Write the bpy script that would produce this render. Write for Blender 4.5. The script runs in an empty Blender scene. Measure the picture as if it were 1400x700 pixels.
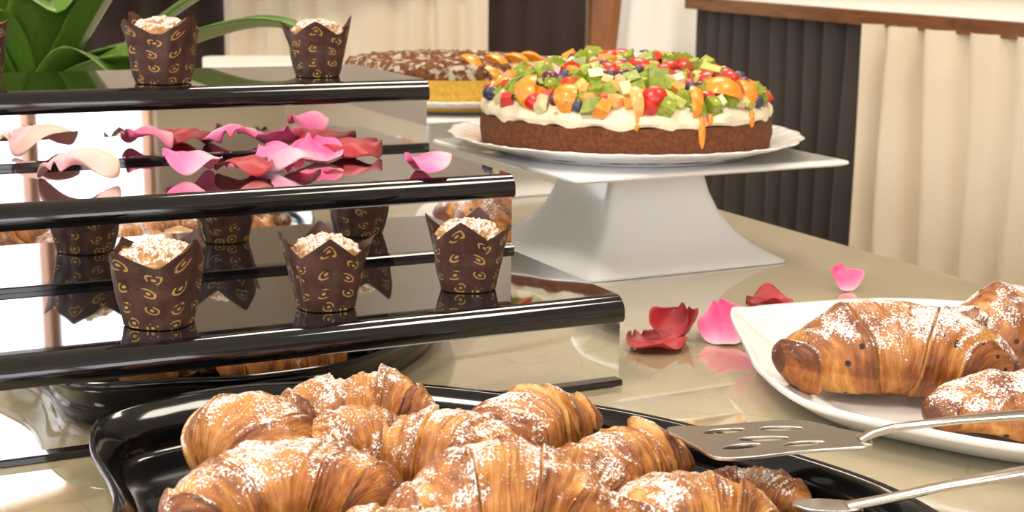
import bpy, math, random
from mathutils import Vector, Matrix, noise as mn
T=0.75
sc=bpy.context.scene
sc.view_settings.view_transform='Standard'
sc.view_settings.look='None'
col=sc.collection
# ------------------------------------------------------------ helpers
class MB:
    def __init__(s): s.v=[];s.f=[];s.m=[];s.uv=[];s.c=[]
    def vert(s,p,uv=(0,0),c=(0,0,0,1)):
        s.v.append(tuple(p));s.uv.append(uv);s.c.append(c);return len(s.v)-1
    def face(s,ids,m=0): s.f.append(tuple(ids));s.m.append(m)
    def grid(s,fn,nu,nv,m=0,wu=False,wv=False,flip=False):
        cu=nu if wu else nu+1; cv=nv if wv else nv+1
        base=len(s.v)
        for i in range(cu):
            for j in range(cv):
                r=fn(i/nu,j/nv)
                if isinstance(r,tuple) and len(r)==3 and not isinstance(r[0],(int,float)): s.vert(r[0],r[1],r[2])
                else: s.vert(r,(i/nu,j/nv))
        for i in range(nu):
            for j in range(nv):
                a=base+(i%cu)*cv+(j%cv);b=base+((i+1)%cu)*cv+(j%cv)
                c=base+((i+1)%cu)*cv+((j+1)%cv);d=base+(i%cu)*cv+((j+1)%cv)
                s.face((a,d,c,b) if flip else (a,b,c,d),m)
    def box(s,lo,hi,m=0):
        x0,y0,z0=lo;x1,y1,z1=hi
        b=[s.vert(p) for p in [(x0,y0,z0),(x1,y0,z0),(x1,y1,z0),(x0,y1,z0),(x0,y0,z1),(x1,y0,z1),(x1,y1,z1),(x0,y1,z1)]]
        for q in [(0,3,2,1),(4,5,6,7),(0,1,5,4),(1,2,6,5),(2,3,7,6),(3,0,4,7)]: s.face([b[k] for k in q],m)
    def obj(s,name,mats,loc=(0,0,0),rz=0,rot=None,smooth=True,parent=None,bevel=0,shade_angle=None):
        me=bpy.data.meshes.new(name);me.from_pydata(s.v,[],s.f);
        for mt in mats: me.materials.append(mt)
        for p,mi in zip(me.polygons,s.m): p.material_index=mi;p.use_smooth=smooth
        uvl=me.uv_layers.new(name='UVMap')
        for l in me.loops: uvl.data[l.index].uv=s.uv[l.vertex_index]
        ca=me.color_attributes.new('tone','FLOAT_COLOR','POINT')
        for i,c in enumerate(s.c): ca.data[i].color=c
        me.update()
        if shade_angle is not None: me.set_sharp_from_angle(angle=math.radians(shade_angle))
        o=bpy.data.objects.new(name,me);col.objects.link(o)
        o.location=(loc[0],loc[1],loc[2]+T) if parent is None else loc
        o.rotation_euler=rot if rot else (0,0,rz)
        if parent: o.parent=parent
        if bevel:
            b=o.modifiers.new('b','BEVEL');b.width=bevel;b.segments=2;b.limit_method='ANGLE'
        return o
def empty(name,loc,rz=0):
    e=bpy.data.objects.new(name,None);col.objects.link(e);e.empty_display_size=.05
    e.location=(loc[0],loc[1],loc[2]+T);e.rotation_euler=(0,0,rz);return e

class NT:
    def __init__(s,name):
        s.mat=bpy.data.materials.new(name);s.mat.use_nodes=True;s.nt=s.mat.node_tree
        s.b=s.nt.nodes['Principled BSDF']
    def n(s,t,**k):
        nd=s.nt.nodes.new(t)
        for a,b in k.items(): setattr(nd,a,b)
        return nd
    def l(s,a,b): s.nt.links.new(a,b)
    def setp(s,**k):
        mp={'col':'Base Color','rough':'Roughness','metal':'Metallic','ior':'IOR','coat':'Coat Weight','coatr':'Coat Roughness','sss':'Subsurface Weight','sssr':'Subsurface Radius','ssss':'Subsurface Scale','trans':'Transmission Weight','spec':'Specular IOR Level','sheen':'Sheen Weight'}
        for a,b in k.items():
            if a=='col': b=tuple(b)+(1,) if len(b)==3 else b
            s.b.inputs[mp[a]].default_value=b
        return s
    def coord(s,kind='Object',scale=(1,1,1)):
        tc=s.n('ShaderNodeTexCoord')
        mp=s.n('ShaderNodeMapping');mp.inputs['Scale'].default_value=scale
        s.l(tc.outputs[kind],mp.inputs['Vector']);return mp.outputs[0]
    def noise(s,scale,detail=4,rough=.55,vec=None,dist=0):
        nd=s.n('ShaderNodeTexNoise');nd.inputs['Scale'].default_value=scale;nd.inputs['Detail'].default_value=detail
        nd.inputs['Roughness'].default_value=rough;nd.inputs['Distortion'].default_value=dist
        s.l(vec if vec else s.coord(),nd.inputs['Vector']);return nd.outputs['Fac']
    def ramp(s,fac,stops,interp='LINEAR'):
        r=s.n('ShaderNodeValToRGB');r.color_ramp.interpolation=interp
        e=r.color_ramp.elements
        while len(e)<len(stops): e.new(.5)
        for k,(p,c) in zip(e,stops):
            k.position=p;k.color=(c,c,c,1) if isinstance(c,(int,float)) else tuple(c)+(1,)
        s.l(fac,r.inputs[0]);return r.outputs[0]
    def math(s,op,a,b=None,c=None,clamp=False):
        m=s.n('ShaderNodeMath',operation=op,use_clamp=clamp)
        for i,x in enumerate((a,b,c)):
            if x is None: continue
            if isinstance(x,(int,float)): m.inputs[i].default_value=x
            else: s.l(x,m.inputs[i])
        return m.outputs[0]
    def mix(s,fac,a,b,mode='MIX'):
        m=s.n('ShaderNodeMix',data_type='RGBA',blend_type=mode)
        if isinstance(fac,(int,float)): m.inputs[0].default_value=fac
        else: s.l(fac,m.inputs[0])
        for i,x in ((6,a),(7,b)):
            if isinstance(x,tuple): m.inputs[i].default_value=x+(1,) if len(x)==3 else x
            else: s.l(x,m.inputs[i])
        return m.outputs[2]
    def color(s,c): s.l(c,s.b.inputs['Base Color']);return s
    def rough(s,c): s.l(c,s.b.inputs['Roughness']);return s
    def bump(s,h,strength=.3,dist=.001):
        b=s.n('ShaderNodeBump');b.inputs['Strength'].default_value=strength;b.inputs['Distance'].default_value=dist
        s.l(h,b.inputs['Height']);s.l(b.outputs[0],s.b.inputs['Normal']);return s
    def normz(s):
        g=s.n('ShaderNodeNewGeometry');x=s.n('ShaderNodeSeparateXYZ');s.l(g.outputs['Normal'],x.inputs[0]);return x.outputs[2]
    def attr(s):
        a=s.n('ShaderNodeAttribute',attribute_name='tone');x=s.n('ShaderNodeSeparateColor');s.l(a.outputs['Color'],x.inputs[0]);return x.outputs
def simple(name,c,rough=.5,**k): return NT(name).setp(col=c,rough=rough,**k).mat
def varied(name,c1,c2,scale,rough=.5,bump=0,bd=.001,detail=4,**k):
    m=NT(name).setp(rough=rough,**k);n=m.noise(scale,detail)
    m.color(m.ramp(n,[(.3,c1),(.7,c2)]))
    if bump: m.bump(n,bump,bd)
    return m.mat
# ------------------------------------------------------------ materials
M={}
M['mirror']=simple('mirror_acrylic',(.82,.83,.84),.02,metal=1)
m=NT('black_lacquer').setp(col=(.003,.003,.004),rough=.07,coat=.6,coatr=.03,ior=1.5);M['black']=m.mat
m=NT('black_glass_top').setp(col=(.008,.009,.011),rough=.035,coat=1,coatr=.02,ior=1.9);M['blacktop']=m.mat
def sugar_mask(m,lo,hi,patch=45,fine=900,cover=.36,pa=2.2):
    nz=m.normz();p=m.noise(patch,3);
    a=m.math('ADD',nz,m.math('MULTIPLY',m.math('SUBTRACT',p,.5),pa))
    mr=m.n('ShaderNodeMapRange');mr.inputs['From Min'].default_value=lo;mr.inputs['From Max'].default_value=hi;m.l(a,mr.inputs['Value']);a=mr.outputs[0]
    f=m.noise(fine,2,.6)
    d=m.math('SUBTRACT',f,m.math('SUBTRACT',.84,m.math('MULTIPLY',a,cover)))
    mr=m.n('ShaderNodeMapRange');mr.inputs['From Min'].default_value=-.04;mr.inputs['From Max'].default_value=.06;m.l(d,mr.inputs['Value'])
    return mr.outputs[0]
def croissant_mat(name,dots=False):
    m=NT(name).setp(rough=.38,coat=.15,coatr=.3,sss=.03,ssss=.003,sssr=(1,.4,.1))
    at=m.attr()
    n1=m.noise(30,5,.6);n2=m.noise(170,4,.7)
    def strand(a,b,sc):
        wv=m.n('ShaderNodeTexNoise');wv.noise_dimensions='2D'
        cx=m.n('ShaderNodeCombineXYZ');m.l(m.math('MULTIPLY',at[1],a),cx.inputs[0]);m.l(m.math('MULTIPLY',at[2],b),cx.inputs[1])
        wv.inputs['Scale'].default_value=sc;wv.inputs['Detail'].default_value=4;m.l(cx.outputs[0],wv.inputs['Vector']);return wv.outputs['Fac']
    s=strand(7,1.2,1.2);s2=strand(30,1.8,1.4)
    t=m.math('ADD',m.math('MULTIPLY',at[0],.52),m.math('MULTIPLY',m.math('SUBTRACT',n1,.5),1.1))
    t=m.math('ADD',t,.27 if not dots else .32)
    t=m.math('ADD',t,m.math('MULTIPLY',m.math('SUBTRACT',s,.5),.65))
    t=m.math('ADD',t,m.math('MULTIPLY',m.math('SUBTRACT',s2,.5),.28))
    t=m.math('ADD',t,m.math('MULTIPLY',m.math('SUBTRACT',n2,.5),.25))
    k=.88 if dots else .94
    c=m.ramp(t,[(.16,(.82*k,.52*k,.20*k)),(.34,(.70*k,.34*k,.080*k)),(.56,(.51*k,.180*k,.032*k)),(.80,(.27*k,.075*k,.013*k)),(1,(.11,.027,.007))])
    if dots:
        vo=m.n('ShaderNodeTexVoronoi');vo.inputs['Scale'].default_value=110;vo.inputs['Randomness'].default_value=1;m.l(m.coord(),vo.inputs['Vector'])
        x=m.n('ShaderNodeSeparateColor');m.l(vo.outputs['Color'],x.inputs[0])
        dm=m.math('MULTIPLY',m.math('LESS_THAN',vo.outputs['Distance'],.24),m.math('LESS_THAN',x.outputs[0],.20))
        c=m.mix(dm,c,(.02,.008,.004))
    su=sugar_mask(m,.10,1.10,patch=42,fine=620,cover=.42,pa=2.8)
    c=m.mix(su,c,(.92,.89,.84));m.color(c)
    m.rough(m.math('MULTIPLY_ADD',su,.4,.38))
    m.bump(m.math('ADD',m.math('MULTIPLY',s,.8),m.math('ADD',m.math('MULTIPLY',n2,.4),m.math('ADD',m.math('MULTIPLY',s2,.45),m.math('MULTIPLY',su,.35)))),.7,.002)
    return m.mat
M['cro']=croissant_mat('croissant_crust');M['crod']=croissant_mat('chocolate_croissant_crust',True)
m=NT('brown_tulip_paper').setp(rough=.55)
uv=m.coord('UV',(8.5,3.9,1))
vo=m.n('ShaderNodeTexVoronoi',voronoi_dimensions='2D');vo.inputs['Scale'].default_value=1;vo.inputs['Randomness'].default_value=.35;m.l(uv,vo.inputs['Vector'])
ring=m.math('LESS_THAN',m.math('ABSOLUTE',m.math('SUBTRACT',vo.outputs['Distance'],.24)),.038)
dt=m.math('LESS_THAN',vo.outputs['Distance'],.08)
br=m.n('ShaderNodeTexNoise');br.inputs['Scale'].default_value=2.3;m.l(uv,br.inputs['Vector'])
ring=m.math('MULTIPLY',ring,m.math('GREATER_THAN',br.outputs['Fac'],.47))
mk=m.math('MAXIMUM',ring,dt)
pn=m.noise(70,4)
base=m.ramp(pn,[(.3,(.040,.014,.009)),(.7,(.095,.038,.024))])
m.color(m.mix(mk,base,(.46,.28,.08)));m.bump(pn,.5,.003);M['paper']=m.mat
m=NT('muffin_crumb').setp(rough=.8,sss=.1,ssss=.003)
n=m.noise(260,5,.7);su=sugar_mask(m,.0,.8,60,600,.39)
m.color(m.mix(su,m.ramp(n,[(.3,(.36,.14,.04)),(.7,(.70,.42,.18))]),(.88,.85,.80)));m.bump(n,.8,.003);M['crumb']=m.mat
def petal_mat(name,c1,c2,c3):
    m=NT(name).setp(rough=.5,sheen=.1,sss=.15,ssss=.003,sssr=(1,.4,.4));at=m.attr()
    v=m.math('ADD',at[0],m.math('MULTIPLY',m.math('SUBTRACT',m.noise(60,3),.5),.4))
    m.color(m.ramp(v,[(0,c1),(.5,c2),(1,c3)]));m.bump(m.noise(300,2),.15,.001);return m.mat
M['pink']=petal_mat('pink_petal',(.90,.48,.54),(.87,.17,.37),(.85,.12,.32))
M['pale']=petal_mat('pale_petal',(.92,.68,.50),(.90,.50,.46),(.88,.38,.41))
M['red']=petal_mat('red_petal',(.38,.006,.016),(.38,.003,.012),(.20,.002,.007))
M['porc']=NT('white_porcelain').setp(col=(.90,.895,.88),rough=.15,coat=.5,coatr=.05).mat
m=NT('black_melamine').setp(rough=.12,coat=.3,coatr=.06,ior=1.45)
g=sugar_mask(m,.9,1.9,22,900,.36)
m.color(m.mix(g,(.005,.005,.006),(.7,.68,.65)));m.rough(m.math('MULTIPLY_ADD',g,.6,.12));M['bplat']=m.mat
M['steel']=NT('brushed_steel').setp(col=(.72,.68,.63),rough=.2,metal=1).mat
m=NT('glass_over_cream_marble').setp(rough=.025,coat=1,coatr=.015,ior=2.0)
v=m.coord();vo=m.n('ShaderNodeTexVoronoi',feature='DISTANCE_TO_EDGE');vo.inputs['Scale'].default_value=5;
wn=m.n('ShaderNodeTexNoise');wn.inputs['Scale'].default_value=5;wn.inputs['Detail'].default_value=5;m.l(v,wn.inputs['Vector'])
vv=m.n('ShaderNodeVectorMath',operation='ADD');sv=m.n('ShaderNodeVectorMath',operation='SCALE');sv.inputs['Scale'].default_value=.35
m.l(wn.outputs['Color'],sv.inputs[0]);m.l(v,vv.inputs[0]);m.l(sv.outputs[0],vv.inputs[1]);m.l(vv.outputs[0],vo.inputs['Vector'])
crack=m.ramp(vo.outputs['Distance'],[(.0,1),(.012,0)])
bc=m.ramp(m.noise(4,6,.6),[(.3,(.36,.295,.17)),(.7,(.52,.45,.295))])
m.color(m.mix(m.math('MULTIPLY',crack,.22),bc,(.20,.15,.08)));M['table']=m.mat
m=NT('dark_wood').setp(rough=.3,coat=.4)
n=m.noise(6,6,.6,m.coord('Object',(1,1,9)),1.5);m.color(m.ramp(n,[(.3,(.10,.032,.010)),(.7,(.26,.095,.03))]));M['wood']=m.mat
m=NT('orange_wood').setp(rough=.3,coat=.4)
n=m.noise(6,6,.6,m.coord('Object',(3,3,.6)),1.5);m.color(m.ramp(n,[(.3,(.28,.09,.02)),(.7,(.55,.22,.06))]));M['owood']=m.mat
m=NT('carpet_brown').setp(rough=.95);n=m.noise(60,4);m.color(m.ramp(n,[(.3,(.07,.04,.025)),(.7,(.13,.075,.045))]));M['carpet']=m.mat
def cloth(name,c1,c2):
    m=NT(name).setp(rough=.9,sheen=.1);n=m.noise(500,2);n2=m.noise(3,3)
    m.color(m.ramp(n2,[(.3,c1),(.7,c2)]));m.bump(n,.2,.001);return m.mat
M['cream']=cloth('cream_cloth',(.70,.58,.40),(.78,.67,.49));M['darkc']=cloth('charcoal_cloth',(.036,.026,.020),(.056,.043,.034))
M['brownc']=cloth('brown_cloth',(.026,.013,.009),(.043,.022,.015));M['whitec']=cloth('white_cloth',(.84,.78,.68),(.89,.84,.75))
# ------------------------------------------------------------ stand frame
A=.4539;BX,BY=.0827,1.0804
d=.186;Z=[0,.068,.133,.197]
mb=MB();L=1.15
def prof(pts,mat):
    b=len(mb.v)
    for (t,z) in pts:
        mb.vert((-L,t,z));mb.vert((0,t,z))
    for i in range(len(pts)-1):
        a=b+2*i;mb.face((a,a+1,a+3,a+2),mat)
for i in range(3):
    t0=i*d;z0=Z[i];z1=Z[i+1];t1=t0+d+.004 if i<2 else .572
    prof([(t0+.004,z0),(t0+.004,z1-.017)],0)
    prof([(t0+.004,z0+.0045),(t0-.001,z0+.0045),(t0-.002,z0+.0035),(t0-.002,z0+.0002)],1)
    n=[]
    for k in range(9):
        a=math.pi/2*k/8
        n.append((t0+.010-.013*math.sin(a),z1-.012+.012*math.cos(a)))
    n+=[(t0-.003,z1-.016),(t0-.001,z1-.019),(t0+.004,z1-.019)]
    prof([(t1,z1),(t0+.010,z1)],2)
    prof(n,1)
    for s in (0,-L):
        b=[mb.vert((s,t,z)) for t,z in [(t1,z0),(t1,z1)]+n+[(t0+.004,z0)]]
        mb.face(b if s==0 else b[::-1],1)
prof([(.572,0),(.572,Z[3])],1)
stand=mb.obj('tiered_display_stand',[M['mirror'],M['black'],M['blacktop']],(BX,BY,.0005),A,shade_angle=35)
# ------------------------------------------------------------ buffet table
mb=MB();mb.box((-1.7,-1.5,-.03),(.505,1.7,0),0)
for x in(-1.6,.43):
    for y in(-1.4,1.6): mb.box((x-.03,y-.03,-.75),(x+.03,y+.03,-.03),1)
mb.box((-1.6,-1.4,-.10),(.44,-1.37,-.03),1);mb.box((-1.6,1.57,-.10),(.44,1.6,-.03),1)
mb.box((.42,-1.4,-.10),(.45,1.6,-.03),1);mb.box((-1.63,-1.4,-.10),(-1.6,1.6,-.03),1)
mb.obj('buffet_table',[M['table'],M['wood']],(BX,BY,0),A,smooth=False,bevel=.002)
# ------------------------------------------------------------ muffins
def muffin(loc,rz,seed,h=.046,peak=.017,sc_=1.0,name='muffin_in_tulip_wrapper'):
    rnd=random.Random(seed);mb=MB()
    ph=[rnd.uniform(-.15,.15) for _ in range(4)];pk=[rnd.uniform(.65,1.1) for _ in range(4)];out=[rnd.uniform(-.001,.004) for _ in range(4)]
    def wr(inner):
        def fn(u,v):
            th=u*2*math.pi
            q=th/(math.pi/2);k=int(q)%4;fq=q-int(q)
            tri=max(0,1-abs(fq-.5-ph[k]*.5)*2.05)
            top=h*.86+peak*pk[k]*tri**1.15
            z=v*top
            vv=z/h
            r=.0205+.0075*min(vv,1)**.9+.0012*math.sin(math.pi*min(vv,1))
            r+=(.0035*tri**1.2+out[k]*tri)*max(0,vv-.65)/.5
            pl=math.sin(th*4+.7)*.0010+math.sin(th*13+seed)*.0005*(1-.4*vv)
            r+=pl+.0013*mn.noise(Vector((math.cos(th)*2,math.sin(th)*2,v*3+seed)))
            r*=1+.07*max(0,vv-.2)*(abs(math.sin(2*th))-.4)
            r-=inner
            return (Vector((r*math.cos(th),r*math.sin(th),z+.0006)),(u,v*1.0),(0,0,0,1))
        return fn
    mb.grid(wr(0),120,22,0,wu=True);mb.grid(wr(.0006),120,22,0,wu=True,flip=True)
    b=[mb.vert((.0205*math.cos(a*math.pi/12),.0205*math.sin(a*math.pi/12),.0005)) for a in range(24)];mb.face(b[::-1],0)
    def dome(u,v):
        th=u*2*math.pi;a=v*math.pi/2
        r=.0262*math.cos(a)**.9;z=h*.78+.0165*math.sin(a)
        p=Vector((r*math.cos(th),r*math.sin(th),z))
        dsp=.0030*mn.noise(p*150+Vector((seed,0,0)))+.0018*mn.noise(p*420)
        return p+Vector((p.x,p.y,.02)).normalized()*dsp
    mb.grid(dome,72,26,1,wu=True)
    o=mb.obj(name,[M['paper'],M['crumb']],(loc[0],loc[1],loc[2]+.0006),rz)
    o.scale=(sc_,)*3
    return o
for i,(x,y,z,r,s) in enumerate([(-.238,.985,.068,.2,1.08),(-.132,1.038,.068,1.0,.98),(-.033,1.103,.068,.55,1.0),(-.316,1.352,.197,.1,1.12),(-.188,1.440,.197,.9,1.02),(-.477,1.326,.197,.6,1.1)]):
    muffin((x,y,z),r,i*7+3,sc_=s)
# ------------------------------------------------------------ petals
def petal(loc,size,rz,mat,seed,cup=.35,curl=.25,tx=0,ty=0,asp=1.0):
    mb=MB();pts=[]
    R=Matrix.Rotation(tx,3,'X')@Matrix.Rotation(ty,3,'Y')
    nu,nv=24,22
    def P(u,v):
        a=(u*2-1);w=(math.sin(math.pi*min(1,(v*.93+.035))**.75))**.55
        w*=1-.07*abs(a)*math.cos(5*v)
        x=a*w*.5;y=(v-.5)*asp*(1-.10*a*a)
        z=cup*(a*w)**2*.6+curl*(v-.45)**2*1.4
        z+=.09*mn.noise(Vector((x*3,y*3,seed)))+.06*abs(a)**3*math.sin(7*v+seed)+.07*v**4*math.sin(5*a+seed)
        return R@(Vector((x,y,z))*size)
    for i in range(nu+1):
        for j in range(nv+1): pts.append(P(i/nu,j/nv))
    mz=min(p.z for p in pts)
    def fn(u,v):
        p=P(u,v);return (Vector((p.x,p.y,p.z-mz)),(u,v),(v,0,0,1))
    mb.grid(fn,nu,nv,0)
    o=mb.obj('rose_petal',[M[mat]],(loc[0],loc[1],loc[2]+.0009),rz)
    s=o.modifiers.new('s','SOLIDIFY');s.thickness=.0005;s.offset=0
    return o
petal((-.350,1.190,.133),.066,2.9,'pale',1,-.45,-.25,tx=-.05,asp=.95)
petal((-.266,1.232,.133),.050,1.4,'pink',2,-.4,-.2,tx=.05)
petal((-.222,1.235,.133),.054,-.7,'red',3,-.25,-.2,asp=.9)
petal((-.195,1.275,.133),.060,.9,'pink',4,-.45,-.2,tx=.05)
petal((-.144,1.345,.133),.058,-.9,'red',5,-.3,-.2,ty=.1)
petal((-.175,1.318,.133),.046,.4,'pink',15,.3,.3,tx=.35)
petal((-.071,1.245,.133),.056,1.8,'pink',6,-.35,-.1,asp=.7)
petal((-.43,1.16,.133),.050,-.3,'pale',7,-.3,-.2,tx=.1)
petal((.118,1.190,0),.052,.6,'red',8,.25,.2)
petal((.140,1.225,0),.042,-.5,'red',9,.8,.7,tx=.4)
petal((.180,1.222,0),.046,.3,'pink',10,.5,.7,tx=.6,ty=-.3)
petal((.236,1.335,0),.054,1.5,'red',11,.3,.2,asp=.8)
petal((.320,1.42,0),.032,.2,'pink',12,.8,.5,tx=.7)
# ------------------------------------------------------------ croissants
def croissant(name,loc,rz,Ln,W,H,bend,seed,mat,N=3.2,tilt=0,pitch=0,ridge=.27,choc=False):
    rnd=random.Random(seed);mb=MB()
    nu,nv=260,88
    tl=rnd.uniform(.4,.8)*rnd.choice((-1,1))
    R=Matrix.Rotation(pitch,3,'Y')@Matrix.Rotation(tilt,3,'X')
    off=rnd.uniform(.1,.5)
    wk=[rnd.uniform(-.05,.05) for _ in range(9)]
    def raw(uu,v):
        u=uu*2-1;th=v*2*math.pi
        au=abs(u)
        env=max(0,(1-au**2.2))**.62
        p=(au**.92)*N*(1 if u>0 else .86)+off+tl*(math.sin(th*.5+.8)**2-.5)*(1 if u>0 else .6)+.14*math.sin(th+seed)+.26*mn.noise(Vector((u*2.2,math.cos(th)*.8+seed,math.sin(th)*.8)))
        p=max(p,0);k=math.floor(p);f=p-k
        rise=min(1,f/.08);rise=rise*rise*(3-2*rise);crest=rise*(1-f)**.75
        rr=1+ridge*crest-ridge/2+wk[k%9]
        if k==0: rr=1+ridge*.22+.03*math.sin(f*6)+wk[0]
        cx=math.sin(bend*u)/math.sin(bend)*Ln/2;cy=(math.cos(bend*u)-math.cos(bend))*Ln/2/math.sin(bend)
        tx,ty=math.cos(bend*u),-math.sin(bend*u)
        nx,ny=-ty,tx
        ry=W/2*env*rr;rz_=H/2*env*rr
        cs,sn=math.cos(th),math.sin(th)
        q=Vector((cx+nx*ry*cs,cy+ny*ry*cs,0));zz=rz_*sn
        if zz<-.30*H: zz=-.30*H+(zz+.30*H)*.15
        q.z=zz+ .04*H*env
        nn=Vector((nx*cs,ny*cs,sn))
        big=mn.noise(q*30+Vector((seed*3.1,0,0)));fine=mn.noise(Vector((p*7,th*1.3,seed)))
        fl=abs(mn.noise(Vector((p*3,th*.9,seed+9))))
        q+=nn*(.0062*big+.0009*fine+.0018*fl+.0010*mn.noise(q*170))*env**.5
        tone=(.22+.78*crest if k>0 else .62)
        if f<.07 and k>0: tone=.0
        tone+=.25*au**3
        if choc and au>.95: tone+=2.5
        if sn<-.2: tone*=.7
        return R@q,tone,p,th
    zs=[raw(i/30,j/16)[0].z for i in range(31) for j in range(16)];mz=min(zs)
    def fn(u,v):
        q,t,p,th=raw(u,v);return (Vector((q.x,q.y,q.z-mz)),(u,v),(t,p,th,1))
    mb.grid(fn,nu,nv,0,wv=True,flip=True)
    return mb.obj(name,[M[mat]],loc,rz)
pz=.0085
C=[(-.162,.828,pz,-.75,.098,.064,.054,.7),(-.095,.897,pz,.10,.100,.060,.052,.7),(-.040,.804,pz,-.45,.120,.060,.050,.7),
(.026,.858,pz,.9,.104,.062,.052,.8),(-.115,.732,pz+.004,.25,.122,.066,.052,.8),(.075,.808,pz,.7,.088,.054,.044,.7),
(-.002,.724,pz+.006,.1,.118,.064,.052,.7),(.098,.738,pz,.3,.098,.058,.042,.6),(.135,.792,pz,-.3,.064,.042,.030,.5),(-.055,.685,pz,-.2,.11,.06,.040,.6),(-.085,.838,pz,.5,.085,.050,.044,.6),(.035,.790,pz,-.2,.08,.045,.040,.5)]
for i,(x,y,z,r,Ln,W,H,b) in enumerate(C):
    croissant('croissant',(x,y,z),r,Ln,W,H,b,i*5+2,'cro',tilt=random.Random(i).uniform(-.25,.25),N=2.9,ridge=.30)
E=[(.272,1.022,.010,-.12,.172,.084,.070,.35),(.400,1.100,.010,.25,.165,.085,.068,.4),(.350,.945,.010,.22,.165,.070,.044,.3)]
for i,(x,y,z,r,Ln,W,H,b) in enumerate(E):
    croissant('chocolate_croissant',(x,y,z),r,Ln,W,H,b,i*9+61,'crod',N=2.4,ridge=.22,choc=True)
# ------------------------------------------------------------ platters
def catmull(P,n):
    out=[];K=len(P)
    for i in range(K):
        p0,p1,p2,p3=[Vector(P[(i+k-1)%K]) for k in range(4)]
        for j in range(n):
            t=j/n
            out.append(.5*((2*p1)+(-p0+p2)*t+(2*p0-5*p1+4*p2-p3)*t*t+(-p0+3*p1-3*p2+p3)*t**3))
    return out
def platter(name,P,mat,floor,loc_z,rip=0,flat=.72):
    O=catmull(P,16);n=len(O);c=sum(O,Vector((0,0,0)))/n
    mb=MB()
    prof=[(.01,0,1),(.3,0,1),(.55,0,1),(flat,0,1),(flat+.05,.02,1),(flat+.10,.14,1),(.5*flat+.5,.32,1),(.93,.62,1),(.965,.84,1),(.985,.95,1),(1,1,1),(1.004,.97,0),(.99,.86,0),(.95,.60,0),(.5*flat+.5,.24,0),(flat+.08,.02,0),(flat,-.0,0),(.3,-0.,0),(.01,0,0)]
    rings=[]
    for s,zf,up in prof:
        ring=[]
        for i,p in enumerate(O):
            x=c.x+(p.x-c.x)*s;y=c.y+(p.y-c.y)*s
            zr=p.z
            z=floor+(zr-floor)*zf if up else (floor+(zr-floor)*zf-(.004 if zf>.5 else floor*.95))
            ring.append(mb.vert((x-c.x,y-c.y,max(z,.0003))))
        rings.append(ring)
    for a,b in zip(rings[:-1],rings[1:]):
        for i in range(n): mb.face((a[i],a[(i+1)%n],b[(i+1)%n],b[i]),0)
    mb.face(rings[0],0);mb.face(rings[-1][::-1],0)
    o=mb.obj(name,[M[mat]],(c.x,c.y,loc_z),0)
    import bmesh
    bm=bmesh.new();bm.from_mesh(o.data);bmesh.ops.recalc_face_normals(bm,faces=bm.faces);bm.to_mesh(o.data);bm.free()
    return o
platter('black_serving_platter',[(-.155,.955,.036),(-.068,.968,.033),(.07,.925,.030),(.165,.845,.030),(.222,.765,.030),(.235,.66,.030),(.15,.58,.03),(.0,.55,.03),(-.12,.59,.03),(-.19,.67,.030),(-.213,.765,.030),(-.245,.835,.034),(-.247,.885,.037),(-.205,.925,.038)],'bplat',.007,.0005,flat=.84)
platter('white_leaf_dish',[(.177,1.175,.036),(.178,1.10,.028),(.181,1.045,.024),(.200,.968,.024),(.258,.912,.025),(.335,.868,.026),(.45,.85,.028),(.56,.90,.03),(.60,1.01,.03),(.55,1.13,.03),(.44,1.22,.03),(.33,1.25,.03),(.24,1.225,.031),(.195,1.195,.034)],'porc',.008,.0005,flat=.70)
# ------------------------------------------------------------ round dishes/cakes
def revolve(mb,pts,n,m=0,fn=None,cx=0,cy=0):
    K=len(pts)-1
    def g(u,v):
        a=u*2*math.pi;r,z=pts[round(v*K)]
        p=Vector((cx+r*math.cos(a),cy+r*math.sin(a),z))
        return fn(p,a,r,z) if fn else p
    mb.grid(g,n,K,m,wu=True)
def cake_stand(loc,rz):
    mb=MB();S=.164
    def sq(hw,z,e=.18,n=96):
        r=[]
        for i in range(n):
            a=2*math.pi*(i+.5)/n;c,s=math.cos(a),math.sin(a)
            r.append((hw*math.copysign(abs(c)**e,c),hw*math.copysign(abs(s)**e,s),z))
        return r
    def loft(rs,m=0):
        R=[[mb.vert(p) for p in r] for r in rs];n=len(R[0])
        for a,b in zip(R[:-1],R[1:]):
            for i in range(n): mb.face((a[i],a[(i+1)%n],b[(i+1)%n],b[i]),m)
        mb.face(R[0][::-1],m);mb.face(R[-1],m)
    H=.110
    loft([sq(.1225,0,.10),sq(.1225,.002,.10),sq(.116,.006,.10),sq(.100,.016,.12),sq(.084,.030,.12),sq(.071,.048,.14),sq(.062,.070,.14),sq(.057,.090,.14),sq(.056,H-.003,.14)])
    loft([sq(S-.004,H-.005,.06),sq(S,H-.003,.06),sq(S,H-.0008,.06),sq(S-.001,H,.06)])
    return mb.obj('cake_stand',[M['porc']],loc,rz,shade_angle=50)
cake_stand((.1273,1.5923,.0005),.4733)
cake_stand((-.085,2.03,.0005),.4733)
def round_plate(loc,R):
    mb=MB()
    pts=[(.001,.004),(R*.5,.004),(R*.72,.0045),(R*.80,.008),(R*.86,.013),(R*.93,.0165),(R*.985,.0195),(R,.020),(R*1.003,.0188),(R*.99,.0172),(R*.93,.0135),(R*.84,.009),(R*.74,.002),(R*.70,.0),(R*.66,.0),(R*.64,.0015),(.001,.0015)]
    def fn(p,a,r,z):
        w=max(0,(r/R-.86)/.14)
        k=1+.008*w*math.sin(a*24);p.z+=.0008*w*math.sin(a*48)*(1 if 0.88<r/R<.99 else 0)
        return Vector((p.x*k,p.y*k,p.z))
    revolve(mb,pts,192,0,fn)
    return mb.obj('round_cake_plate',[M['porc']],loc)
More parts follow.
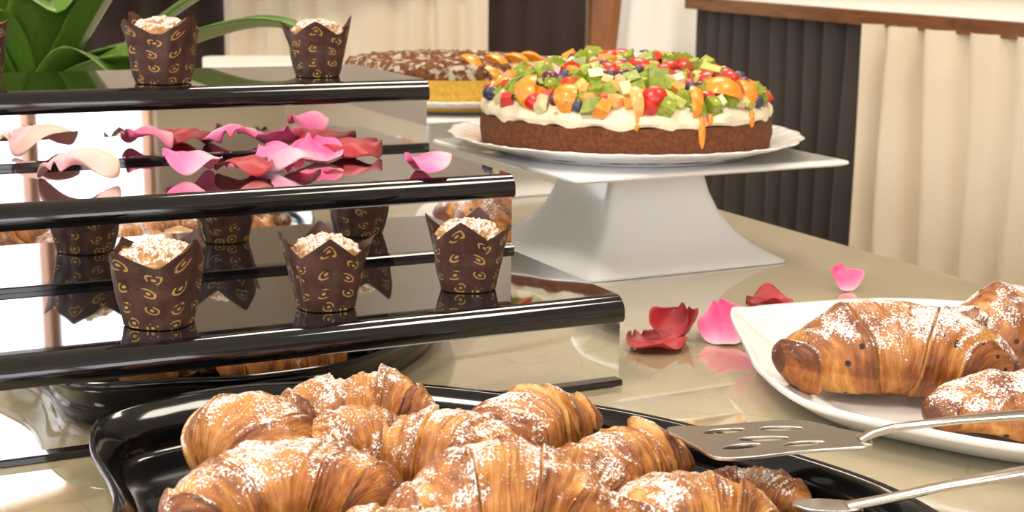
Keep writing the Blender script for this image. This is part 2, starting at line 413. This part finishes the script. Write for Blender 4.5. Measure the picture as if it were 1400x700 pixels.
round_plate((.118,1.585,.1110),.186)
round_plate((-.085,2.03,.1110),.165)
m=NT('brown_sponge').setp(rough=.85);n=m.noise(220,5,.7)
m.color(m.ramp(n,[(.3,(.080,.020,.005)),(.7,(.24,.072,.016))]));m.bump(n,.9,.003);M['sponge']=m.mat
M['creamf']=varied('whipped_cream',(.86,.74,.50),(.92,.83,.63),60,.45,.3,.002,sss=.1,ssss=.005)
def fruit(name,c1,c2,scale=180,rough=.30): return varied(name,c1,c2,scale,rough,.25,.0015,sss=.04,ssss=.002,coat=.2)
F=[fruit('kiwi',(.15,.23,.010),(.38,.42,.045)),fruit('kiwi_pale',(.44,.48,.08),(.62,.63,.20)),fruit('apricot',(.80,.22,.012),(.90,.40,.05)),
fruit('strawberry',(.50,.010,.008),(.70,.045,.02)),fruit('blueberry',(.02,.02,.05),(.07,.065,.13),60,.45),fruit('grape',(.06,.010,.018),(.17,.025,.04)),
fruit('peach',(.84,.34,.09),(.90,.50,.17)),fruit('apple_flesh',(.68,.58,.28),(.80,.72,.44)),fruit('strawberry_flesh',(.82,.26,.15),(.64,.05,.025)),simple('seed',(.01,.008,.006),.4)]
def superq(mb,M4,dim,e,mat,bend=0,n=10,taper=0):
    def sp(x,e_): return math.copysign(abs(x)**e_,x)
    def fn(u,v):
        a=u*2*math.pi;b=(v-.5)*math.pi
        x=sp(math.cos(b),e)*sp(math.cos(a),e);y=sp(math.cos(b),e)*sp(math.sin(a),e);z=sp(math.sin(b),e)
        x*=dim[0]/2;y*=dim[1]/2;z*=dim[2]/2
        if taper: k=1-taper*(x/dim[0]+.5);y*=k;z*=k
        if bend: z-=bend*(x*x)/(dim[0]/2)**2*dim[0]*.5
        return M4@Vector((x,y,z))
    mb.grid(fn,n*2,n,mat,wu=True)
def chunk(mb,M4,dim,mat,rnd):
    P=[]
    for z in(-1,1):
        for x,y in((-1,-1),(1,-1),(1,1),(-1,1)):
            k=1 if z<0 else rnd.uniform(.65,1)
            P.append(M4@Vector((x*dim[0]/2*k*rnd.uniform(.75,1.1),y*dim[1]/2*k*rnd.uniform(.75,1.1),z*dim[2]/2*rnd.uniform(.75,1.1))))
    b=[mb.vert(p) for p in P]
    for q in [(0,3,2,1),(4,5,6,7),(0,1,5,4),(1,2,6,5),(2,3,7,6),(3,0,4,7)]: mb.face([b[k] for k in q],mat)
def lune(mb,M4,Ln,rad,ha,skin,cut,sharp=1.0):
    def pr(v): b=(v-.5)*math.pi;return Ln/2*math.sin(b),rad*max(math.cos(b),0)**sharp
    def fs(u,v):
        x,r=pr(v);a=(u*2-1)*ha;return M4@Vector((x,r*math.sin(a),r*math.cos(a)-rad*.5))
    mb.grid(fs,8,14,skin)
    for sgn in(-1,1):
        def fc(u,v):
            x,r=pr(v);rr=rad*.12+(r-rad*.12)*u if r>rad*.12 else r;return M4@Vector((x,rr*math.sin(sgn*ha),rr*math.cos(ha)-rad*.5))
        mb.grid(fc,4,14,cut,flip=sgn>0)
mb=MB();rnd=random.Random(11);R=.152
def fsp(p,a,r,z):
    k=1+.012*mn.noise(p*40)+.006*mn.noise(p*150);return Vector((p.x*k,p.y*k,p.z))
revolve(mb,[(.001,.0),(R-.006,.0),(R-.001,.003),(R,.008),(R+.002,.018),(R+.001,.028),(R-.001,.035),(R-.02,.037),(.001,.037)],220,0,fsp)
def fcr(p,a,r,z):
    w=min(1,r/R)
    sc_=.0035*math.sin(a*21+2.5*math.sin(a*5))+.006*mn.noise(Vector((math.cos(a)*6,math.sin(a)*6,1)))
    k=1+(sc_/R)*w*(.35 if z<.043 else .7)
    dz=.0026*math.sin(a*17+2*math.sin(a*3))*w if z<.040 else .001*mn.noise(p*90)
    return Vector((p.x*k,p.y*k,p.z+dz))
def domez(r): return .051+.032*(1-(r/.152)**2.6)
revolve(mb,[(R-.03,.036),(R-.006,.0335),(R-.001,.035),(R+.001,.040),(R-.001,.046),(R-.006,.050)]+[(rr,domez(rr)-.001) for rr in (R-.014,R-.03,R-.05,R-.08,.04,.001)],260,1,fcr)
def put(x,y,z,t,g,Rm):
    M4=Matrix.Translation((x,y,z))@Rm
    if t<.34:
        chunk(mb,M4,(.021*g,.018*g,.014*g),2,rnd)
        if rnd.random()<.45:
            superq(mb,M4@Matrix.Translation((0,0,.0048*g)),(.007*g,.006*g,.005*g),.8,3,n=5)
            for q in range(6):
                aa=q*1.05;superq(mb,M4@Matrix.Translation((.0052*g*math.cos(aa),.0046*g*math.sin(aa),.0064*g)),(.0016,.0011,.0012),1,11,n=4)
    elif t<.45: chunk(mb,M4,(.023*g,.018*g,.008*g),3,rnd)
    elif t<.61: lune(mb,M4,.030*g,.014*g,.8,5,10,.8)
    elif t<.66: chunk(mb,M4,(.019*g,.016*g,.014*g),5,rnd)
    elif t<.74: superq(mb,M4,(.016*g,.016*g,.015*g),1,6,n=9)
    elif t<.79: lune(mb,M4,.022*g,.012*g,1.4,7,7)
    elif t<.89: chunk(mb,M4,(.022*g,.017*g,.013*g),4,rnd)
    elif t<.95: chunk(mb,M4,(.020*g,.016*g,.012*g),8,rnd)
    else: chunk(mb,M4,(.018*g,.014*g,.009*g),9,rnd)
pts=[];tries=0
while len(pts)<400 and tries<90000:
    tries+=1
    r=.147*math.sqrt(rnd.random());a=rnd.uniform(0,2*math.pi);p=(r*math.cos(a),r*math.sin(a))
    if r>.132 and rnd.random()<.3: continue
    if all((p[0]-q[0])**2+(p[1]-q[1])**2>.0109**2 for q in pts): pts.append(p)
for (x,y) in pts:
    r=math.hypot(x,y);lift=.001+rnd.random()*.011*(1-(r/.152)**3)
    Rm=Matrix.Rotation(math.atan2(y,x),4,'Z')@Matrix.Rotation(.9*max(0,(r-.10)/.05),4,'Y')@Matrix.Rotation(rnd.uniform(0,6.3),4,'Z')@Matrix.Rotation(rnd.uniform(-.6,.6),4,'X')@Matrix.Rotation(rnd.uniform(-.6,.6),4,'Y')
    put(x,y,domez(r)+lift,rnd.random(),rnd.uniform(.66,1.08),Rm)
def hang(a,r,z,Ln,rad,tilt,yaw,skin,cut,ha=.5):
    Rm=Matrix.Rotation(a,4,'Z')@Matrix.Rotation(tilt,4,'Y')@Matrix.Rotation(yaw,4,'Z')
    lune(mb,Matrix.Translation((r*math.cos(a),r*math.sin(a),z))@Rm,Ln,rad,ha,skin,cut)
hang(-2.42,.138,.067,.046,.022,.7,.6,4,8,.6);hang(-2.06,.142,.064,.036,.019,.75,.25,4,4,.7)
hang(-1.57,.144,.062,.036,.013,1.0,.15,8,4,.5);hang(-1.16,.144,.062,.038,.014,.95,-.2,4,8,.5)
hang(-.82,.134,.069,.046,.022,.6,1.1,4,8,.8);hang(-.60,.139,.066,.038,.018,.7,-.6,4,8,.6)
hang(-2.95,.134,.064,.032,.015,.7,-.3,4,8,.6)
hang(1.2,.13,.067,.04,.018,.6,.4,4,8,.6);hang(2.2,.13,.067,.04,.018,.6,-.4,4,8,.6)
for a,l,w in ((-1.57,.016,.006),(-1.13,.036,.008),(-1.07,.012,.006),(-.66,.018,.006),(-2.1,.010,.006)):
    superq(mb,Matrix.Translation((.1510*math.cos(a),.1510*math.sin(a),.049-l/2))@Matrix.Rotation(a,4,'Z'),(.006,w,l),.85,4,n=9)
mb.obj('fruit_cake',[M['sponge'],M['creamf']]+F,(.118,1.585,.1158),0,shade_angle=38)
m=NT('yellow_sponge').setp(rough=.85);n=m.noise(160,5,.7)
m.color(m.ramp(n,[(.3,(.66,.34,.03)),(.7,(.85,.58,.10))]));m.bump(n,.9,.003);M['ysp']=m.mat
m=NT('cocoa_crumble').setp(rough=.85);n=m.noise(140,5,.8);s_=m.noise(70,3)
m.color(m.mix(m.ramp(s_,[(.52,0),(.60,.8)]),m.ramp(n,[(.38,(.09,.026,.007)),(.62,(.36,.13,.035))]),(.82,.72,.56)));m.bump(n,1,.006);M['crumble']=m.mat
mb=MB();R2=.142
def f2(p,a,r,z):
    k=1+.010*mn.noise(p*60);return Vector((p.x*k,p.y*k,p.z+ (.005*mn.noise(p*110) if z>.046 else 0)))
revolve(mb,[(.001,0),(R2-.004,0),(R2,.005),(R2,.040)],160,0,f2)
revolve(mb,[(R2,.040),(R2+.001,.050),(R2-.006,.058)]+[(R2-.008-(R2-.01)*k/24,.058+.009*k/24) for k in range(1,25)],200,1,f2)
for k in range(8):
    a=-1.3+k*.16;r=.118+(k%2)*.018
    lune(mb,Matrix.Translation((r*math.cos(a),r*math.sin(a),.060-.012*(k%2)))@Matrix.Rotation(a+.6,4,'Z')@Matrix.Rotation(.6,4,'Y'),.042,.018,.7,2,2)
mb.obj('crumble_cake',[M['ysp'],M['crumble'],F[2]],(-.085,2.03,.1158),0)
# ------------------------------------------------------------ servers
def server(name,P,zs,hp,loc):
    cu=bpy.data.curves.new(name,'CURVE');cu.dimensions='2D';cu.fill_mode='BOTH';cu.extrude=.0006;cu.bevel_depth=.0003
    for poly in P:
        sp=cu.splines.new('POLY');sp.points.add(len(poly)-1);sp.use_cyclic_u=True
        for q,p in zip(sp.points,poly): q.co=(p[0],p[1],0,1)
    ob=bpy.data.objects.new('tmp',cu);col.objects.link(ob)
    dg=bpy.context.evaluated_depsgraph_get();me=bpy.data.meshes.new_from_object(ob.evaluated_get(dg))
    bpy.data.objects.remove(ob)
    mb=MB()
    for v in me.vertices:
        x,y,z=v.co;mb.vert((x,y,z+zs(x,y)))
    for p in me.polygons: mb.face(tuple(p.vertices),0)
    R=[]
    for i,(x,y,z,w,th) in enumerate(hp):
        q=hp[min(i+1,len(hp)-1)];r=hp[max(i-1,0)]
        dr=Vector((q[0]-r[0],q[1]-r[1],0)).normalized();nr=Vector((-dr.y,dr.x,0))
        R.append([mb.vert(Vector((x,y,z))+nr*(w/2*math.cos(a*math.pi/8))+Vector((0,0,th/2*math.sin(a*math.pi/8)))) for a in range(16)])
    for a,b in zip(R[:-1],R[1:]):
        for i in range(16): mb.face((a[i],b[i],b[(i+1)%16],a[(i+1)%16]),0)
    mb.face(R[0],0);mb.face(R[-1][::-1],0)
    return mb.obj(name,[M['steel']],loc,shade_angle=40)
def smooth_poly(P,n=6): return [(v.x,v.y) for v in catmull([(a,b,0) for a,b in P],n)]
blade=[(.090,.826),(.096,.812),(.104,.795),(.112,.778),(.130,.778),(.160,.787),(.185,.792),(.197,.794),(.2015,.800),(.201,.812),(.198,.819),(.190,.824),(.178,.836),(.165,.842),(.14,.838),(.115,.832),(.097,.832)]
def slot(cx,cy,l,w,a):
    return [(cx+l/2*math.cos(t)*math.cos(a)-w/2*math.sin(t)*math.sin(a),cy+l/2*math.cos(t)*math.sin(a)+w/2*math.sin(t)*math.cos(a)) for t in [2*math.pi*k/20 for k in range(20)]]
slots=[slot(.122,.822,.026,.0085,.25),slot(.155,.826,.026,.0085,.0),slot(.142,.808,.030,.0085,.10),slot(.128,.795,.024,.0080,.3),slot(.163,.799,.026,.0080,.2)]
server('slotted_cake_server',[smooth_poly(blade)]+slots,lambda x,y:.050+.02*(x-.09),
 [(.195,.806,.0525,.012,.003),(.203,.807,.056,.009,.004),(.215,.8085,.059,.008,.004),(.25,.814,.062,.010,.004),(.294,.821,.064,.013,.0045),(.34,.828,.0655,.016,.0045),(.38,.834,.066,.016,.0045),(.388,.8355,.066,.008,.003)],(0,-.004,0))
blade2=[(.150,.752),(.156,.744),(.168,.741),(.180,.742),(.187,.747),(.184,.754),(.172,.758),(.158,.758)]
server('serving_tongs',[smooth_poly(blade2)],lambda x,y:.033,
 [(.178,.749,.0335,.012,.003),(.195,.751,.036,.010,.004),(.23,.757,.042,.010,.004),(.276,.765,.048,.013,.0045),(.33,.775,.053,.015,.0045),(.38,.784,.056,.015,.0045),(.388,.785,.056,.007,.003)],(0,0,0))
# ------------------------------------------------------------ orchid plant
m=NT('orchid_leaf').setp(rough=.33,coat=.25);n=m.noise(12,4,.6,m.coord('UV',(14,1,1)))
m.color(m.ramp(n,[(.3,(.03,.09,.008)),(.7,(.16,.30,.03))]));M['leaf']=m.mat
M['pot']=simple('glazed_pot',(.6,.58,.54),.3)
pl=empty('potted_orchid',(-.56,1.74,.0005))
mb=MB();revolve(mb,[(.001,0),(.05,0),(.055,.005),(.068,.10),(.072,.105),(.072,.115),(.066,.115),(.064,.10),(.001,.098)],64);mb.obj('pot',[M['pot']],(0,0,0),parent=pl)
def leaf(az,length,rise,droop,w,k,base=(0,0,.10)):
    mb=MB()
    def fn(u,v):
        s=v*length;hx=s*(1-.15*v);z=rise*math.sin(min(1,v*1.0)*math.pi*.55)-droop*v**2.2
        ww=w*(math.sin(math.pi*(v*.93+.05))**.55)*.5
        a=u*2-1
        fold=.35*abs(a)*ww+ .004*math.sin(v*9+k)
        x=hx*math.cos(az)-a*ww*math.sin(az);y=hx*math.sin(az)+a*ww*math.cos(az)
        return (Vector((base[0]+x,base[1]+y,base[2]+z+fold)),(u,v),(0,0,0,1))
    mb.grid(fn,10,40,0);o=mb.obj('leaf_%d'%k,[M['leaf']],(0,0,0),parent=pl)
    s=o.modifiers.new('s','SOLIDIFY');s.thickness=.0015
for k,(az,l,r,dr,w) in enumerate([(-.05,.40,.155,.045,.08),(.25,.38,.20,.03,.065),(-.6,.20,.12,.05,.095),(2.6,.28,.18,.05,.10),(-2.6,.26,.15,.05,.10),(-1.3,.17,.10,.06,.09),(.9,.25,.24,0,.09),(-.25,.2,.20,0,.08),(3.1,.20,.10,.05,.09),(-1.9,.16,.16,.04,.09),(1.8,.22,.2,.0,.09),(.05,.16,.11,.02,.09),(-.45,.26,.12,.05,.08),(2.2,.18,.24,0,.09),(-1.6,.13,.20,0,.08),(-1.0,.14,.17,.02,.08),(-2.3,.20,.20,.02,.09)]):
    leaf(az,l,r,dr,w,k)
# ------------------------------------------------------------ skirted counters
def skirt(name,path,z0,z1,wl,amp,mat,seed,gather=.5,parent=None):
    mb=MB();segs=[];tot=0
    P=[Vector((a,b,0)) for a,b in path]
    for a,b in zip(P[:-1],P[1:]): segs.append((a,b,tot));tot+=(b-a).length
    n=max(40,int(tot/wl*22));nz=20
    def at(s):
        for a,b,t in segs:
            if s<=t+(b-a).length+1e-6:
                dr=(b-a).normalized();return a+dr*(s-t),Vector((dr.y,-dr.x,0))
        a,b,t=segs[-1];dr=(b-a).normalized();return b,Vector((dr.y,-dr.x,0))
    def fn(u,v):
        s=u*tot;p,nr=at(s);ph=s/wl*2*math.pi+3.2*mn.noise(Vector((s/wl*.45,seed,v*1.1)))+seed
        am=amp*(gather+(1-gather)*(1-v))*(1+.9*mn.noise(Vector((s/wl*.4,seed+5,v*.8))))
        f=math.sin(ph)+.25*math.sin(2*ph+1)
        q=p+nr*(am*f);q.z=z0+(z1-z0)*v;return q
    mb.grid(fn,n,nz,0);return mb.obj(name,[M[mat]],(0,0,0),parent=parent)
sc_e=empty('skirted_side_counter',(0,0,0))
pA=(.43,3.55);pB=(.83,2.46);pC=(1.15,1.70)
def lerp(a,b,t): return (a[0]+(b[0]-a[0])*t,a[1]+(b[1]-a[1])*t)
skirt('charcoal_skirt',[(1.2,3.9),pA,lerp(pA,pB,.72)],-.745,.195,.075,.018,'darkc',1,parent=sc_e,gather=.7)
off=.035
pm=lerp(pA,pB,.66);skirt('cream_skirt',[(pm[0]-off,pm[1]-off*.4),(pB[0]-off,pB[1]-off*.4),(pC[0],pC[1])],-.745,.190,.115,.030,'cream',2,parent=sc_e,gather=.6)
mb=MB()
tp=[(.40,3.58),(.80,2.44),(1.14,1.64),(2.2,2.05),(1.5,4.0)]
for (z0,z1,mt) in ((.185,.212,0),(.2125,.2135,1)):
    sc_in=0 if mt==0 else .03
    cxx=sum(p[0] for p in tp)/5;cyy=sum(p[1] for p in tp)/5
    tq=[(p[0]+(cxx-p[0])*sc_in,p[1]+(cyy-p[1])*sc_in) for p in tp]
    a=[mb.vert((x,y,z0)) for x,y in tq];b=[mb.vert((x,y,z1)) for x,y in tq]
    mb.face(a[::-1],mt);mb.face(b,mt)
    for i in range(5): mb.face((a[i],a[(i+1)%5],b[(i+1)%5],b[i]),mt)
mb.obj('counter_top',[M['wood'],M['whitec']],(0,0,0),smooth=False,parent=sc_e)
fc=empty('skirted_far_counter',(0,0,0))
skirt('cream_skirt',[(-.80,4.15),(-.07,4.05)],-.745,.245,.095,.020,'cream',5,parent=fc)
skirt('brown_skirt_left',[(-2.0,4.12),(-.78,4.17)],-.745,.245,.12,.02,'brownc',6,parent=fc)
skirt('brown_skirt_right',[(-.09,4.07),(.19,4.05)],-.745,.245,.08,.015,'brownc',8,parent=fc)
mb=MB();mb.box((-2.05,4.02,.246),(.22,4.8,.28));mb.obj('counter_top',[M['wood']],(0,0,0),smooth=False,parent=fc)
mb=MB();mb.box((.20,4.1,-.75),(.30,4.25,1.3));mb.obj('column_oak',[M['owood']],(0,0,0),smooth=False,bevel=.01)
mb=MB()
def fdr(u,v):
    a=u*2*math.pi;z=-.74+v*1.05;r=.15+.10*(1-v)**1.2+ .012*math.sin(a*9)*(1-v*.6)
    return Vector((r*math.cos(a),r*math.sin(a),z))
mb.grid(fdr,120,20,0,wu=True);b=[mb.vert((.16*math.cos(a*math.pi/16),.16*math.sin(a*math.pi/16),.31)) for a in range(32)];mb.face(b,0)
mb.obj('draped_cocktail_table',[M['whitec']],(.44,3.95,0))
mb=MB()
def fst(u,v):
    a=u*2*math.pi;c,s=math.cos(a),math.sin(a);e=.25
    x=.11*math.copysign(abs(c)**e,c);y=.16*math.copysign(abs(s)**e,s);z=-.745+v*.82
    k=1+(.05+.03*math.sin(a*12))*(1-v);return Vector((x*k,y*k,z))
mb.grid(fst,120,12,0,wu=True)
b=[mb.vert(Vector(fst(i/120,1))) for i in range(120)];mb.face(b,0)
mb.obj('draped_side_table',[M['whitec']],(-.56,3.25,0),.2,shade_angle=50)
# ------------------------------------------------------------ room
def boxobj(name,lo,hi,mat,bevel=0):
    mb=MB();mb.box(lo,hi);return mb.obj(name,[mat],(0,0,-T),smooth=False,bevel=bevel)
M['wall']=varied('warm_plaster',(.66,.56,.42),(.72,.62,.49),3,.8)
M['ceil']=simple('ceiling_white',(.84,.80,.72),.8)
boxobj('floor',(-4,-3.2,-.05),(4,6,0),M['carpet'])
boxobj('wall_back',(-4,6,0),(4,6.1,2.9),M['wall'])
boxobj('wall_right',(4,-3.2,0),(4.1,6,2.9),M['wall'])
boxobj('ceiling',(-4.1,-3.3,2.9),(4.1,6.1,3.0),M['ceil'])
def wall_with_windows(name,axis,pos,a0,a1,wins):
    mb=MB();th=.1
    def bx(p,q,z0,z1,m=0,t0=0,t1=th):
        if axis=='y': mb.box((p,pos-t1,z0),(q,pos-t0,z1),m)
        else: mb.box((pos-t1,p,z0),(pos-t0,q,z1),m)
    bx(a0,a1,0,.85);bx(a0,a1,2.6,2.9)
    c=a0
    for w0,w1 in wins:
        bx(c,w0,.85,2.6);c=w1
        for k in range(4):
            x=w0+(w1-w0)*k/3;bx(x-.025,x+.025,.85,2.6,1,.02,.08)
        bx(w0,w1,.85,.91,1,-.02,.1);bx(w0,w1,2.54,2.6,1,.02,.08)
    bx(c,a1,.85,2.6)
    mb.obj(name,[M['wall'],M['owood']],(0,0,-T),smooth=False)
wall_with_windows('wall_front','y',-3.1,-4,4,[(-3.2,-1.2),(-.9,1.0),(1.3,3.2)])
wall_with_windows('wall_left','x',-4.0,-3.2,6,[(-2.6,-.6),(-.2,1.8),(2.2,4.2)])
# ------------------------------------------------------------ light
w=bpy.data.worlds.new('sky');sc.world=w;w.use_nodes=True
w.node_tree.nodes['Background'].inputs[0].default_value=(.98,.98,1,1);w.node_tree.nodes['Background'].inputs[1].default_value=4.8
def area(name,loc,sx,sy,e,c):
    l=bpy.data.lights.new(name,'AREA');l.shape='RECTANGLE';l.size=sx;l.size_y=sy;l.energy=e;l.color=c
    o=bpy.data.objects.new(name,l);col.objects.link(o);o.location=loc;return o
area('ceiling_light_panel',(-.8,.1,2.85),.6,.6,40,(1,.92,.80))
area('ceiling_light_panel.001',(1.0,1.0,2.85),.6,.6,22,(1,.90,.76))
area('ceiling_light_panel.002',(.2,2.6,2.85),1.0,.6,38,(1,.88,.72))
# ------------------------------------------------------------ camera
cam=bpy.data.cameras.new('camera');co=bpy.data.objects.new('camera',cam);col.objects.link(co);sc.camera=co
cam.sensor_width=36;cam.lens=36*2050/1400;cam.clip_start=.02
co.location=(0,0,.32+T)
co.rotation_euler=(Matrix.Rotation(math.pi/2-.2026,3,'X')@Matrix.Rotation(.0116,3,'Z')).to_euler()
cam.dof.use_dof=True;cam.dof.focus_distance=1.0;cam.dof.aperture_fstop=18
